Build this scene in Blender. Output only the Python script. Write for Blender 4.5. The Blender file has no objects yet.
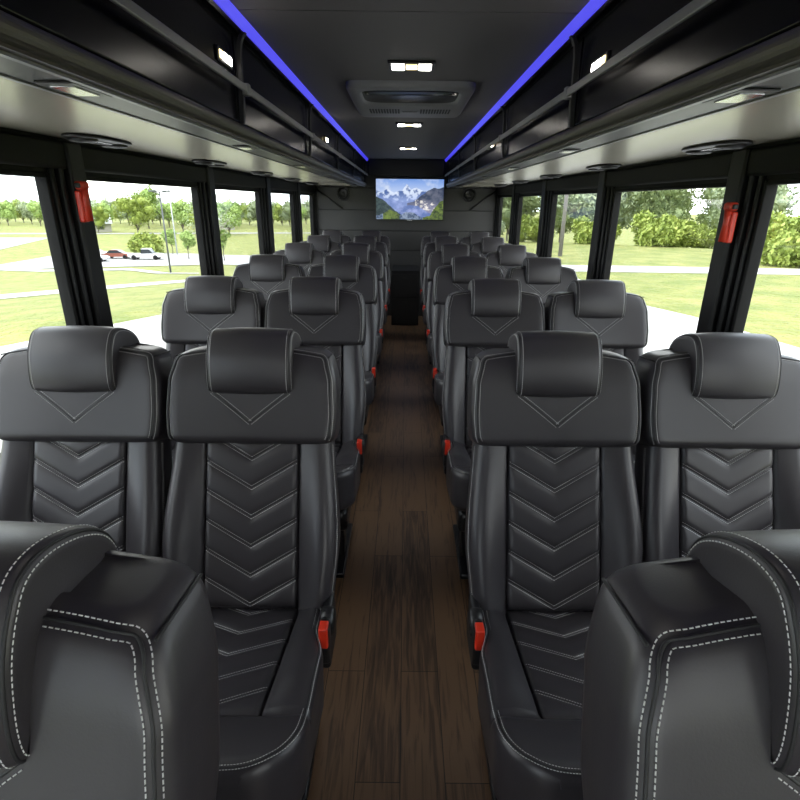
import bpy, math, random
import numpy as np
from math import sin, cos, pi, sqrt, radians, hypot
from mathutils import Vector, Matrix

# ------------------------------------------------------------------ camera, sky, sun, exposure
scene = bpy.context.scene
col = scene.collection
CAM_H = 1.425
cam_data = bpy.data.cameras.new('camera'); cam = bpy.data.objects.new('camera', cam_data); col.objects.link(cam)
cam_data.sensor_width = 36; cam_data.lens = 36 * 530 / 800; cam_data.clip_start = 0.02; cam_data.clip_end = 900
cam_data.shift_x = -4 / 800
cam.location = (0, 0, CAM_H); cam.matrix_world = Matrix.Translation((0, 0, CAM_H)) @ Matrix.Rotation(radians(90 - 20.48), 4, 'X') @ Matrix.Rotation(radians(0.6), 4, 'Z')
scene.camera = cam
world = bpy.data.worlds.new('overcast_sky'); scene.world = world; world.use_nodes = True
wn = world.node_tree.nodes; wl = world.node_tree.links; wn.clear()
w_out = wn.new('ShaderNodeOutputWorld'); w_bg = wn.new('ShaderNodeBackground')
w_tc = wn.new('ShaderNodeTexCoord'); w_noise = wn.new('ShaderNodeTexNoise'); w_ramp = wn.new('ShaderNodeValToRGB')
w_noise.inputs['Scale'].default_value = 3.0; w_noise.inputs['Detail'].default_value = 5
w_ramp.color_ramp.elements[0].color = (0.74, 0.86, 1.0, 1); w_ramp.color_ramp.elements[0].position = 0.38
w_ramp.color_ramp.elements[1].color = (1.0, 0.99, 0.97, 1); w_ramp.color_ramp.elements[1].position = 0.58
wl.new(w_tc.outputs['Generated'], w_noise.inputs['Vector']); wl.new(w_noise.outputs['Fac'], w_ramp.inputs['Fac'])
wl.new(w_ramp.outputs['Color'], w_bg.inputs['Color']); wl.new(w_bg.outputs['Background'], w_out.inputs['Surface'])
w_bg.inputs['Strength'].default_value = 4.6
sun_data = bpy.data.lights.new('sun', 'SUN'); sun = bpy.data.objects.new('sun', sun_data); col.objects.link(sun)
sun_data.energy = 3.0; sun_data.angle = radians(4); sun_data.color = (1, 0.96, 0.88)
sun.rotation_euler = (radians(28), 0, radians(-12)); sun.location = (0, 0, 30)
scene.view_settings.view_transform = 'Standard'; scene.view_settings.look = 'None'
scene.view_settings.gamma = 1.0; scene.view_settings.use_curve_mapping = False
scene.view_settings.exposure = 0.25
scene.cycles.use_denoising = True
scene.cycles.max_bounces = 10; scene.cycles.diffuse_bounces = 6; scene.cycles.glossy_bounces = 4
scene.cycles.transparent_max_bounces = 12
scene.cycles.sample_clamp_indirect = 6.0

# ------------------------------------------------------------------ materials
def mat(name, color, rough=0.5, metal=0.0, spec=0.5, noise=None, bump=None, emit=None, coat=0.0, vary=None):
    m = bpy.data.materials.new(name); m.use_nodes = True
    nt = m.node_tree; b = nt.nodes['Principled BSDF']
    b.inputs['Base Color'].default_value = (*color, 1); b.inputs['Roughness'].default_value = rough
    b.inputs['Metallic'].default_value = metal; b.inputs['Specular IOR Level'].default_value = spec
    b.inputs['Coat Weight'].default_value = coat
    if emit:
        b.inputs['Emission Color'].default_value = (*emit[0], 1); b.inputs['Emission Strength'].default_value = emit[1]
    tc = nt.nodes.new('ShaderNodeTexCoord')
    if vary:                                   # (scale, colour b, low, high, stretch)
        n = nt.nodes.new('ShaderNodeTexNoise'); n.inputs['Scale'].default_value = vary[0]; n.inputs['Detail'].default_value = 6
        mp = nt.nodes.new('ShaderNodeMapping'); mp.inputs['Scale'].default_value = vary[4] if len(vary) > 4 else (1, 1, 1)
        r = nt.nodes.new('ShaderNodeValToRGB')
        r.color_ramp.elements[0].position = vary[2]; r.color_ramp.elements[0].color = (*color, 1)
        r.color_ramp.elements[1].position = vary[3]; r.color_ramp.elements[1].color = (*vary[1], 1)
        nt.links.new(tc.outputs['Object'], mp.inputs['Vector']); nt.links.new(mp.outputs['Vector'], n.inputs['Vector'])
        nt.links.new(n.outputs['Fac'], r.inputs['Fac']); nt.links.new(r.outputs['Color'], b.inputs['Base Color'])
    if bump:                                   # (scale, strength, distance, stretch)
        n2 = nt.nodes.new('ShaderNodeTexNoise'); n2.inputs['Scale'].default_value = bump[0]; n2.inputs['Detail'].default_value = 4
        mp2 = nt.nodes.new('ShaderNodeMapping'); mp2.inputs['Scale'].default_value = bump[3] if len(bump) > 3 else (1, 1, 1)
        bp = nt.nodes.new('ShaderNodeBump'); bp.inputs['Strength'].default_value = bump[1]; bp.inputs['Distance'].default_value = bump[2]
        nt.links.new(tc.outputs['Object'], mp2.inputs['Vector']); nt.links.new(mp2.outputs['Vector'], n2.inputs['Vector'])
        nt.links.new(n2.outputs['Fac'], bp.inputs['Height']); nt.links.new(bp.outputs['Normal'], b.inputs['Normal'])
    return m

M = {}
M['leather'] = mat('charcoal_leather', (0.0300, 0.0268, 0.0305), 0.40, spec=0.5, bump=(420, 0.10, 0.001))
M['leather_soft'] = mat('quilted_leather', (0.0300, 0.0268, 0.0305), 0.40, spec=0.5, bump=(300, 0.10, 0.001))
M['thread'] = mat('grey_thread', (0.52, 0.52, 0.51), 0.7)
M['welt'] = mat('dark_welt', (0.012, 0.012, 0.013), 0.6)
M['plastic'] = mat('black_plastic', (0.010, 0.010, 0.011), 0.38)
M['matte_black'] = mat('matte_black', (0.009, 0.009, 0.010), 0.6)
M['red'] = mat('red_plastic', (0.62, 0.030, 0.010), 0.35)
M['red_lit'] = mat('orange_red_plastic', (0.50, 0.035, 0.014), 0.4)  # the hammer's own orange-red plastic colour
M['steel'] = mat('dark_steel', (0.05, 0.05, 0.052), 0.4, metal=0.8)
M['rail'] = mat('satin_rail', (0.26, 0.26, 0.265), 0.42, metal=0.7)
M['chrome'] = mat('chrome', (0.6, 0.6, 0.62), 0.2, metal=1.0)
M['trim'] = mat('black_trim', (0.005, 0.005, 0.0055), 0.45, spec=0.3, bump=(90, 0.06, 0.002))
M['wallpanel'] = mat('black_wall_panel', (0.006, 0.006, 0.0065), 0.6, spec=0.25)
M['gloss'] = mat('satin_black', (0.003, 0.003, 0.0035), 0.22, spec=0.16)
M['ceiling'] = mat('grey_headliner', (0.125, 0.120, 0.116), 0.75, bump=(300, 0.2, 0.002))
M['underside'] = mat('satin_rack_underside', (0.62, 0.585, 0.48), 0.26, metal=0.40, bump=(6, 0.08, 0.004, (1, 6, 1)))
M['lip'] = mat('bronze_lip', (0.105, 0.098, 0.085), 0.42, metal=0.5)
M['rearboard'] = mat('rear_board', (0.038, 0.037, 0.036), 0.6, bump=(25, 0.15, 0.003, (1, 1, 14)))
M['hatch'] = mat('hatch_grey', (0.20, 0.20, 0.20), 0.5)
M['lamp'] = mat('lamp_lens', (0.9, 0.9, 0.9), 0.3, emit=((1.0, 0.95, 0.88), 17.0))
M['lamp_warm'] = mat('warm_lens', (0.9, 0.8, 0.5), 0.3, emit=((1.0, 0.80, 0.40), 3.0))
M['blue'] = mat('blue_light', (0.05, 0.05, 0.4), 0.3, emit=((0.075, 0.06, 1.0), 0.62))
M['strip'] = mat('dark_satin_strip', (0.045, 0.044, 0.042), 0.38, metal=0.3)
M['lens'] = mat('clear_lens', (0.25, 0.25, 0.27), 0.12, metal=0.6)
M['bark'] = mat('bark', (0.10, 0.085, 0.065), 0.9)
M['pale_bark'] = mat('pale_bark', (0.24, 0.22, 0.19), 0.9)
M['leaf_yellow'] = mat('yellow_green_leaves', (0.144, 0.200, 0.027), 0.7, vary=(2.5, (0.250, 0.300, 0.056), 0.4, 0.6))
M['leaf_mid'] = mat('mid_green_leaves', (0.154, 0.234, 0.054), 0.7, vary=(2.5, (0.252, 0.342, 0.090), 0.4, 0.6))
M['leaf_dark'] = mat('olive_leaves', (0.126, 0.172, 0.072), 0.7, vary=(1.5, (0.208, 0.252, 0.108), 0.4, 0.6))
M['leaf_grey'] = mat('grey_green_leaves', (0.162, 0.208, 0.118), 0.7, vary=(1.5, (0.244, 0.288, 0.154), 0.4, 0.6))
M['grass'] = mat('grass', (0.125, 0.155, 0.026), 0.9, vary=(0.9, (0.23, 0.225, 0.062), 0.35, 0.68, (1, 1, 1)), bump=(5, 1.0, 0.35))
M['concrete'] = mat('concrete', (0.30, 0.295, 0.285), 0.85, vary=(4, (0.36, 0.355, 0.345), 0.4, 0.6))
M['asphalt'] = mat('pale_asphalt', (0.24, 0.235, 0.23), 0.9)
M['white_paint'] = mat('white_paint', (0.55, 0.55, 0.55), 0.3)
M['car_red'] = mat('brown_red_paint', (0.18, 0.055, 0.035), 0.3)
M['car_silver'] = mat('silver_paint', (0.42, 0.43, 0.44), 0.3, metal=0.3)
M['dark_glass'] = mat('dark_car_glass', (0.02, 0.025, 0.03), 0.1)
M['rubber'] = mat('rubber', (0.006, 0.006, 0.006), 0.7, spec=0.2)
M['pole'] = mat('grey_pole', (0.07, 0.075, 0.08), 0.6)
M['wood_pole'] = mat('weathered_pole', (0.16, 0.15, 0.14), 0.9)
M['roof'] = mat('pale_roof', (0.34, 0.36, 0.36), 0.6)
M['siding'] = mat('siding', (0.28, 0.27, 0.24), 0.8)

def glass_mat():
    m = bpy.data.materials.new('window_glass'); m.use_nodes = True; nt = m.node_tree; nt.nodes.clear()
    o = nt.nodes.new('ShaderNodeOutputMaterial'); mx = nt.nodes.new('ShaderNodeMixShader')
    t = nt.nodes.new('ShaderNodeBsdfTransparent'); g = nt.nodes.new('ShaderNodeBsdfGlossy'); f = nt.nodes.new('ShaderNodeLayerWeight')
    t.inputs['Color'].default_value = (0.96, 0.975, 0.97, 1); g.inputs['Roughness'].default_value = 0.02; f.inputs['Blend'].default_value = 0.5
    p = nt.nodes.new('ShaderNodeMath'); p.operation = 'POWER'; p.inputs[1].default_value = 5.0
    q = nt.nodes.new('ShaderNodeMath'); q.operation = 'MULTIPLY_ADD'; q.inputs[1].default_value = 0.6; q.inputs[2].default_value = 0.02
    nt.links.new(f.outputs['Facing'], p.inputs[0]); nt.links.new(p.outputs[0], q.inputs[0]); nt.links.new(q.outputs[0], mx.inputs['Fac'])
    nt.links.new(t.outputs[0], mx.inputs[1]); nt.links.new(g.outputs[0], mx.inputs[2])
    nt.links.new(mx.outputs[0], o.inputs['Surface']); return m
M['glass'] = glass_mat()

def wood_mat():
    m = bpy.data.materials.new('dark_wood_planks'); m.use_nodes = True; nt = m.node_tree; b = nt.nodes['Principled BSDF']
    L = nt.links.new
    tc = nt.nodes.new('ShaderNodeTexCoord'); mp = nt.nodes.new('ShaderNodeMapping'); mp.inputs['Rotation'].default_value = (0, 0, pi / 2)
    br = nt.nodes.new('ShaderNodeTexBrick'); br.offset = 0.37
    br.inputs['Scale'].default_value = 1.0; br.inputs['Brick Width'].default_value = 0.95; br.inputs['Row Height'].default_value = 0.118
    br.inputs['Mortar Size'].default_value = 0.0012; br.inputs['Mortar Smooth'].default_value = 0.3
    br.inputs['Color1'].default_value = (0.2, 0.2, 0.2, 1); br.inputs['Color2'].default_value = (0.8, 0.8, 0.8, 1); br.inputs['Mortar'].default_value = (0, 0, 0, 1)
    L(tc.outputs['Object'], mp.inputs['Vector']); L(mp.outputs['Vector'], br.inputs['Vector'])
    st = nt.nodes.new('ShaderNodeMapping'); st.inputs['Scale'].default_value = (1.0, 0.07, 1.0); L(tc.outputs['Object'], st.inputs['Vector'])
    n = nt.nodes.new('ShaderNodeTexNoise'); n.inputs['Scale'].default_value = 75; n.inputs['Detail'].default_value = 8; n.inputs['Distortion'].default_value = 0.8
    L(st.outputs['Vector'], n.inputs['Vector'])
    n2 = nt.nodes.new('ShaderNodeTexNoise'); n2.inputs['Scale'].default_value = 14; n2.inputs['Detail'].default_value = 4; L(st.outputs['Vector'], n2.inputs['Vector'])
    add = nt.nodes.new('ShaderNodeMath'); add.operation = 'MULTIPLY_ADD'; add.inputs[1].default_value = 0.30; L(br.outputs['Color'], add.inputs[0])
    ad2 = nt.nodes.new('ShaderNodeMath'); ad2.operation = 'MULTIPLY_ADD'; ad2.inputs[1].default_value = 0.55; L(n2.outputs['Fac'], ad2.inputs[0])
    L(n.outputs['Fac'], ad2.inputs[2]); L(ad2.outputs[0], add.inputs[2])
    r = nt.nodes.new('ShaderNodeValToRGB'); e = r.color_ramp.elements
    e[0].position = 0.55; e[0].color = (0.024, 0.0145, 0.009, 1); e[1].position = 1.2 / 1.25; e[1].color = (0.165, 0.094, 0.050, 1)
    k = e.new(0.76); k.color = (0.075, 0.043, 0.025, 1)
    L(add.outputs[0], r.inputs['Fac'])
    mx = nt.nodes.new('ShaderNodeMix'); mx.data_type = 'RGBA'; mx.inputs[7].default_value = (0.006, 0.004, 0.003, 1)
    L(br.outputs['Fac'], mx.inputs[0]); L(r.outputs['Color'], mx.inputs[6]); L(mx.outputs[2], b.inputs['Base Color'])
    bp = nt.nodes.new('ShaderNodeBump'); bp.inputs['Strength'].default_value = 0.15; bp.inputs['Distance'].default_value = 0.002
    L(n.outputs['Fac'], bp.inputs['Height']); L(bp.outputs['Normal'], b.inputs['Normal'])
    b.inputs['Roughness'].default_value = 0.42
    return m
M['floor'] = wood_mat()

# ------------------------------------------------------------------ mesh helpers
class MB:
    def __init__(s): s.v = []; s.f = []; s.m = []; s.sm = []
    def add(s, verts, faces, mi=0, smooth=True):
        o = len(s.v); s.v += [tuple(p) for p in verts]
        for f in faces: s.f.append(tuple(i + o for i in f)); s.m.append(mi); s.sm.append(smooth)
    def box(s, x0, x1, y0, y1, z0, z1, mi=0, bev=0.0, xf=None):
        if bev <= 0:
            v = [(x, y, z) for z in (z0, z1) for y in (y0, y1) for x in (x0, x1)]
            f = [(0, 2, 3, 1), (4, 5, 7, 6), (0, 1, 5, 4), (2, 6, 7, 3), (0, 4, 6, 2), (1, 3, 7, 5)]
            if xf: v = [xf(p) for p in v]
            s.add(v, f, mi, False); return
        b = min(bev, (x1 - x0) * .49, (y1 - y0) * .49, (z1 - z0) * .49)
        rings = []
        def ring(ins, z):
            r = []
            for (cx, cy, a0) in ((x1 - b, y1 - b, 0), (x0 + b, y1 - b, 1), (x0 + b, y0 + b, 2), (x1 - b, y0 + b, 3)):
                for k in range(4):
                    a = (a0 + k / 3) * pi / 2
                    r.append((cx + (b - ins) * cos(a), cy + (b - ins) * sin(a), z))
            return r
        for k in range(4):
            a = k / 3 * pi / 2; rings.append(ring(b - b * sin(a), z0 + b - b * cos(a)))
        for k in range(4):
            a = k / 3 * pi / 2; rings.append(ring(b - b * cos(a), z1 - b + b * sin(a)))
        s.loft(rings, True, True, True, mi, xf=xf, flat_box=True)
    def loft(s, rings, closed=True, cap0=True, cap1=True, mi=0, smooth=True, xf=None, flat_box=False):
        n = len(rings[0]); v = [p for r in rings for p in r]
        if xf: v = [xf(p) for p in v]
        f = []
        for i in range(len(rings) - 1):
            for j in range(n if closed else n - 1):
                k = (j + 1) % n
                f.append((i * n + j, i * n + k, (i + 1) * n + k, (i + 1) * n + j))
        if cap0: f.append(tuple(range(n - 1, -1, -1)))
        if cap1: f.append(tuple(range((len(rings) - 1) * n, len(rings) * n)))
        s.add(v, f, mi, smooth)
        if flat_box:
            q = len(s.f) - len(f)
            for a in range(len(f)):
                if a >= len(f) - 2 or (a // n == 3 and a % 4 == 3): s.sm[q + a] = False
    def tube(s, pts, r, n=8, mi=0, caps=True):
        pts = [Vector(p) for p in pts]; rings = []; N = None
        for i, p in enumerate(pts):
            t = (pts[min(i + 1, len(pts) - 1)] - pts[max(i - 1, 0)]).normalized()
            if N is None: N = t.orthogonal().normalized()
            N = (N - t * N.dot(t)).normalized(); B = t.cross(N)
            rr = r[i] if isinstance(r, (list, tuple)) else r
            rings.append([tuple(p + (N * cos(2 * pi * k / n) + B * sin(2 * pi * k / n)) * rr) for k in range(n)])
        s.loft(rings, True, caps, caps, mi)
    def lathe(s, prof, n=24, mi=0, xf=None):
        s.loft([[(r * cos(2 * pi * k / n), r * sin(2 * pi * k / n), z) for k in range(n)] for r, z in prof], True, True, True, mi, xf=xf)
    def prism(s, prof, axis_a, axis_b, xf, mi=0, smooth=False):
        """prof: 2-D points; xf(u, v, w) places them, w runs from axis_a to axis_b"""
        n = len(prof); v = [xf(u, w, axis_a) for u, w in prof] + [xf(u, w, axis_b) for u, w in prof]
        f = [(i, (i + 1) % n, n + (i + 1) % n, n + i) for i in range(n)] + [tuple(range(n - 1, -1, -1)), tuple(range(n, 2 * n))]
        s.add(v, f, mi, smooth)
    def stitches(s, pts, nrm, mi, dash=0.0036, gap=0.0017, w=0.0006):
        """a row of short raised threads along a polyline; nrm(i) gives the surface normal"""
        P = [Vector(p) for p in pts]; d = [0]
        for a, b in zip(P, P[1:]): d.append(d[-1] + (b - a).length)
        tot = d[-1]; q = 0.0; i = 0
        while q + dash < tot:
            def at(x):
                nonlocal i
                while i < len(P) - 2 and d[i + 1] < x: i += 1
                L = d[i + 1] - d[i] or 1e-9
                return P[i].lerp(P[i + 1], (x - d[i]) / L), i
            a, ia = at(q); b, ib = at(q + dash); n = Vector(nrm(ia)); t = (b - a)
            if t.length > 1e-6:
                sd = t.cross(n).normalized() * w; e = t * .12; h = n * w * 1.1
                s.add([a + sd, b + sd, b - sd, a - sd, a + e + h, b - e + h], [(0, 1, 5, 4), (1, 2, 5), (2, 3, 4, 5), (3, 0, 4)], mi, False)
            q += dash + gap
    def build(s, name, mats, parent=None):
        me = bpy.data.meshes.new(name); me.from_pydata(s.v, [], s.f)
        for m in (mats if isinstance(mats, (list, tuple)) else [mats]): me.materials.append(m)
        me.polygons.foreach_set('material_index', s.m); me.polygons.foreach_set('use_smooth', s.sm); me.update()
        o = bpy.data.objects.new(name, me); col.objects.link(o)
        if parent: o.parent = parent
        return o

def tag(o, label, cat, group=None, kind=None):
    if label: o['label'] = label
    if cat: o['category'] = cat
    if group: o['group'] = group
    if kind: o['kind'] = kind
    return o
def empty(name, loc=(0, 0, 0), rz=0):
    o = bpy.data.objects.new(name, None); o.location = loc; o.rotation_euler = (0, 0, rz); o.empty_display_size = 0.1
    col.objects.link(o); return o
def copy_tree(o, parent=None):
    c = o.copy(); col.objects.link(c)
    if parent: c.parent = parent
    for ch in list(o.children): copy_tree(ch, c)
    return c
def struct(o): o['kind'] = 'structure'; return o
def lerp(a, b, t): return a + (b - a) * t
def interp(x, P):
    if x <= P[0][0]: return P[0][1]
    for (a, b), (c, d) in zip(P, P[1:]):
        if x <= c:
            t = (x - a) / (c - a); t = t * t * (3 - 2 * t); return b + (d - b) * t
    return P[-1][1]
def catmull(P, k=6, closed=True):
    out = []; n = len(P)
    for i in range(n if closed else n - 1):
        p0, p1, p2, p3 = [P[(i + j) % n] if closed else P[min(max(i + j, 0), n - 1)] for j in (-1, 0, 1, 2)]
        for s in range(k):
            t = s / k
            out.append(tuple(0.5 * (2 * b + (c - a) * t + (2 * a - 5 * b + 4 * c - d) * t * t + (3 * b - a - 3 * c + d) * t ** 3) for a, b, c, d in zip(p0, p1, p2, p3)))
    if not closed: out.append(tuple(P[-1]))
    return out

# ------------------------------------------------------------------ the coach body
WX, YF, YR, ZC = 1.15, -1.90, 7.03, 1.909          # side wall, front, rear wall, ceiling
Z_SILL, Z_HEAD, Z_RACK = 0.712, 1.503, 1.603
RX = 0.50                                          # rack front
b = MB(); b.box(-1.25, 1.25, YF, YR + .1, -0.06, 0.0); struct(b.build('floor', M['floor']))
b = MB(); b.box(-WX, WX, YF, 1.710, ZC, ZC + .08); b.box(-WX, WX, 1.718, YR + .1, ZC, ZC + .08); b.box(-WX, WX, 1.69, 1.74, ZC + .006, ZC + .08)
struct(b.build('ceiling', M['ceiling']))
PILLARS = [(-1.90, -1.62), (-0.62, -0.40), (0.66, 0.88), (1.83, 1.99), (3.13, 3.31), (4.44, 4.66), (5.75, 5.96), (6.92, 7.13)]
for sgn, side in ((-1, 'left'), (1, 'right')):
    b = MB()
    def sx(x0, x1): return (min(sgn * x0, sgn * x1), max(sgn * x0, sgn * x1))
    X0, X1 = sx(WX, WX + .035)
    if sgn > 0: b.box(X0, X1, YF, YR + .1, -.06, Z_SILL)
    else: b.box(X0, X1, YF, -1.62, -.06, Z_SILL); b.box(X0, X1, -.62, YR + .1, -.06, Z_SILL); b.box(X0, X1, -1.62, -.62, -.06, .04)
    b.box(X0, X1, YF, YR + .1, Z_HEAD, ZC + .08)
    for (a, c) in PILLARS: b.box(X0, X1, a, c, Z_SILL, Z_HEAD)
    # inner ledge under the glass and the header roll above it
    x0, x1 = sx(WX - .03, WX); b.box(x0, x1, YF if sgn > 0 else -.62, YR, Z_SILL - .05, Z_SILL + .012, 0, .006)
    x0, x1 = sx(WX - .035, WX); b.box(x0, x1, YF, YR, Z_HEAD + .012, Z_RACK - .004, 0, .012)
    struct(b.build('wall_' + side, M['wallpanel']))
    # pillar covers: a flat face with two ribs beside it
    b = MB()
    for i, (a, c) in enumerate(PILLARS):
        wpil = c - a
        x0, x1 = sx(WX - .045, WX); b.box(x0, x1, a + wpil * .42, c - .006, Z_SILL, Z_RACK - .002, 0, .008)
        x0, x1 = sx(WX - .028, WX); b.box(x0, x1, a + wpil * .22, a + wpil * .36, Z_SILL, Z_HEAD + .02, 0, .006)
        x0, x1 = sx(WX - .016, WX); b.box(x0, x1, a + .006, a + wpil * .16, Z_SILL, Z_HEAD + .02, 0, .005)
    struct(b.build('trim_1' if sgn < 0 else 'trim_2', M['trim']))
    for i, (p, q) in enumerate(zip(PILLARS, PILLARS[1:])):
        y0, y1 = p[1], q[0]
        if sgn < 0 and i == 0:                     # entrance door, glazed in two panels
            b = MB(); x0, x1 = sx(WX - .004, WX + .034); t = .04
            b.box(x0, x1, y0, y0 + t, .04, Z_HEAD, 0, .006); b.box(x0, x1, y1 - t, y1, .04, Z_HEAD, 0, .006)
            for z in (.04, Z_SILL - .02, Z_HEAD - t): b.box(x0, x1, y0 + t, y1 - t, z, z + t, 0, .006)
            w = struct(b.build('door_1', M['rubber']))
            for z0, z1 in ((.08, Z_SILL - .02), (Z_SILL + .02, Z_HEAD - t)):
                g = MB(); gx = sx(WX + .012, WX + .016); g.box(*gx, y0 + t, y1 - t, z0, z1); g.build('pane', M['glass'], w)
            b = MB(); b.tube([(-WX + .05, y1 - .09, .55), (-WX + .05, y1 - .09, 1.1)], .012, 8); b.box(-WX - .0, -WX + .05, y1 - .10, y1 - .08, .56, .58); b.box(-WX, -WX + .05, y1 - .10, y1 - .08, 1.07, 1.09); b.build('handle', M['rail'], w)
            continue
        b = MB()
        x0, x1 = sx(WX - .010, WX + .030); t = .016
        b.box(x0, x1, y0, y0 + t, Z_SILL, Z_HEAD, 0, .004); b.box(x0, x1, y1 - t, y1, Z_SILL, Z_HEAD, 0, .004)
        b.box(x0, x1, y0 + t, y1 - t, Z_HEAD - t, Z_HEAD, 0, .004); b.box(x0, x1, y0 + t, y1 - t, Z_SILL, Z_SILL + t, 0, .004)
        w = struct(b.build('window_%d' % (i + 1 + (7 if sgn > 0 else 0)), M['rubber']))
        g = MB(); x0, x1 = sx(WX + .012, WX + .016); g.box(x0, x1, y0 + t * .5, y1 - t * .5, Z_SILL + t * .5, Z_HEAD - t * .5)
        g.build('pane', M['glass'], w)
# front of the coach behind the camera: dash wall with the windscreen
b = MB()
b.box(-1.25, 1.25, YF - .1, YF, -.06, .62); b.box(-1.25, 1.25, YF - .1, YF, 1.86, ZC + .08)
b.box(-1.25, -1.12, YF - .1, YF, .62, 1.86); b.box(1.12, 1.25, YF - .1, YF, .62, 1.86)
struct(b.build('wall_front', M['wallpanel']))
b = MB(); b.box(-1.12, -1.08, YF - .09, YF - .01, .62, 1.86); b.box(1.08, 1.12, YF - .09, YF - .01, .62, 1.86)
b.box(-1.08, 1.08, YF - .09, YF - .01, .62, .66); b.box(-1.08, 1.08, YF - .09, YF - .01, 1.82, 1.86)
w = struct(b.build('window_15', M['rubber'])); g = MB(); g.box(-1.09, 1.09, YF - .054, YF - .050, .65, 1.83); g.build('pane', M['glass'], w)
# rear wall of wide horizontal boards
b = MB(); b.box(-WX, WX, YR + .012, YR + .1, 0, ZC + .08, 1)
seams = [0.0, .36, .606, .845, 1.084, 1.329, 1.588, ZC]
for a, c in zip(seams, seams[1:]): b.box(-WX, WX, YR, YR + .03, a + .004, c - .004, 0, .004)
struct(b.build('wall_rear', [M['rearboard'], M['matte_black']]))
# black soffit across the rear, over the screen
b = MB(); b.box(-.46, .46, YR - .06, YR, 1.72, ZC, 0, .01); struct(b.build('trim_3', M['matte_black']))

# ------------------------------------------------------------------ overhead racks
for sgn in (-1, 1):
    side = 'parking-lot' if sgn < 0 else 'hedge'
    def X(x): return sgn * x
    Y0, Y1 = YF + .02, YR - .02
    rk = tag(empty('overhead_rack', (sgn * RX, (Y0 + Y1) / 2, Z_RACK)), 'long black overhead luggage rack above the windows on the %s side' % side, 'luggage rack', 'overhead luggage racks')
    off = Vector(rk.location)
    def xz(prof, name, m, y0=Y0, y1=Y1, smooth=False):
        bb = MB(); bb.prism(prof, y0, y1, lambda u, v, w: (X(u) - off.x, w - off.y, v - off.z), 0, smooth); return bb.build(name, m, rk)
    # satin underside and the darker recessed strip behind the lip
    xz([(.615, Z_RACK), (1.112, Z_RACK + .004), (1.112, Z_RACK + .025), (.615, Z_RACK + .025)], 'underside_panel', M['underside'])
    xz([(.512, Z_RACK - .002), (.607, Z_RACK - .004), (.613, Z_RACK + .01), (.613, Z_RACK + .03), (.512, Z_RACK + .03)], 'recessed_strip', M['strip'])
    lipP = [(.508, Z_RACK - .006), (.496, Z_RACK - .004)]
    for k in range(9):
        a = -1.2 + k / 8 * 2.4; lipP.append((.505 - .020 * cos(a), Z_RACK + .019 + .019 * sin(a)))
    lipP += [(.510, Z_RACK + .042), (.512, Z_RACK + .0)]
    xz(lipP, 'lip', M['lip'], smooth=False)
    xz([(.506, Z_RACK - .010), (.516, Z_RACK - .010), (.516, Z_RACK - .003), (.506, Z_RACK - .005)], 'edge_trim', M['rail'])
    xz([(.607, Z_RACK - .007), (.617, Z_RACK - .007), (.617, Z_RACK - .001), (.607, Z_RACK - .005)], 'edge_trim', M['rail'])
    posts = [-.585, .595, 1.775, 2.955, 4.135, 5.315, 6.5]
    edges = [Y0] + posts + [Y1]
    for a, c in zip(edges, edges[1:]):
        bb = MB(); bb.box(*sorted((X(.500) - off.x, X(.518) - off.x)), a + .006 - off.y, c - .006 - off.y, Z_RACK + .040 - off.z, ZC - .035 - off.z, 0, .004)
        bb.build('door', M['gloss'], rk)
    bb = MB(); bb.box(*sorted((X(.519) - off.x, X(1.14) - off.x)), Y0 - off.y, Y1 - off.y, Z_RACK + .03 - off.z, ZC - .004 - off.z); bb.build('rack_body', M['matte_black'], rk)
    # posts that curve out of the ceiling and carry the rail
    for y in posts:
        bb = MB()
        path = [(X(.466), y, ZC - .038), (X(.474), y, ZC - .046), (X(.481), y, ZC - .062), (X(.485), y, ZC - .09), (X(.486), y, ZC - .13), (X(.487), y, ZC - .21), (X(.492), y, Z_RACK + .036)]
        rings = []
        for p in path: rings.append([(p[0] - off.x + sgn * dx, p[1] - off.y + dy, p[2] - off.z) for dx, dy in ((-.006, -.009), (.006, -.009), (.006, .009), (-.006, .009))])
        bb.loft(rings, True, True, True, 0, False); bb.build('post', M['trim'], rk)
        bb = MB(); bb.box(*sorted((X(.462) - off.x, X(.482) - off.x)), y - .014 - off.y, y + .014 - off.y, 1.713 - off.z, 1.745 - off.z, 0, .004)
        bb.build('rail_clip', M['rail'], rk)
    bb = MB(); bb.box(*sorted((X(.466) - off.x, X(.474) - off.x)), Y0 - off.y, Y1 - off.y, 1.719 - off.z, 1.740 - off.z, 0, .003); bb.build('grab_rail', M['rail'], rk)
    # blue light strip in the cove between rack and ceiling
    st = tag(empty('led_strip', (sgn * .46, 2.3, ZC - .02)), 'glowing blue light strip along the ceiling edge on the %s side' % side, 'light strip', 'blue ceiling light strips')
    bb = MB(); bb.prism([(.458, ZC - .004), (.475, ZC - .026), (.482, ZC - .022), (.470, ZC - .003)], Y0, Y1, lambda u, v, w: (X(u) - sgn * .46, w - 2.3, v - ZC + .02)); bb.build('diffuser', M['blue'], st)
    bb = MB(); bb.prism([(.474, ZC - .031), (.484, ZC - .033), (.500, ZC - .014), (.500, ZC - .002), (.470, ZC - .002), (.483, ZC - .024)], Y0, Y1, lambda u, v, w: (X(u) - sgn * .46, w - 2.3, v - ZC + .02)); bb.build('channel', M['trim'], st)

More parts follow.
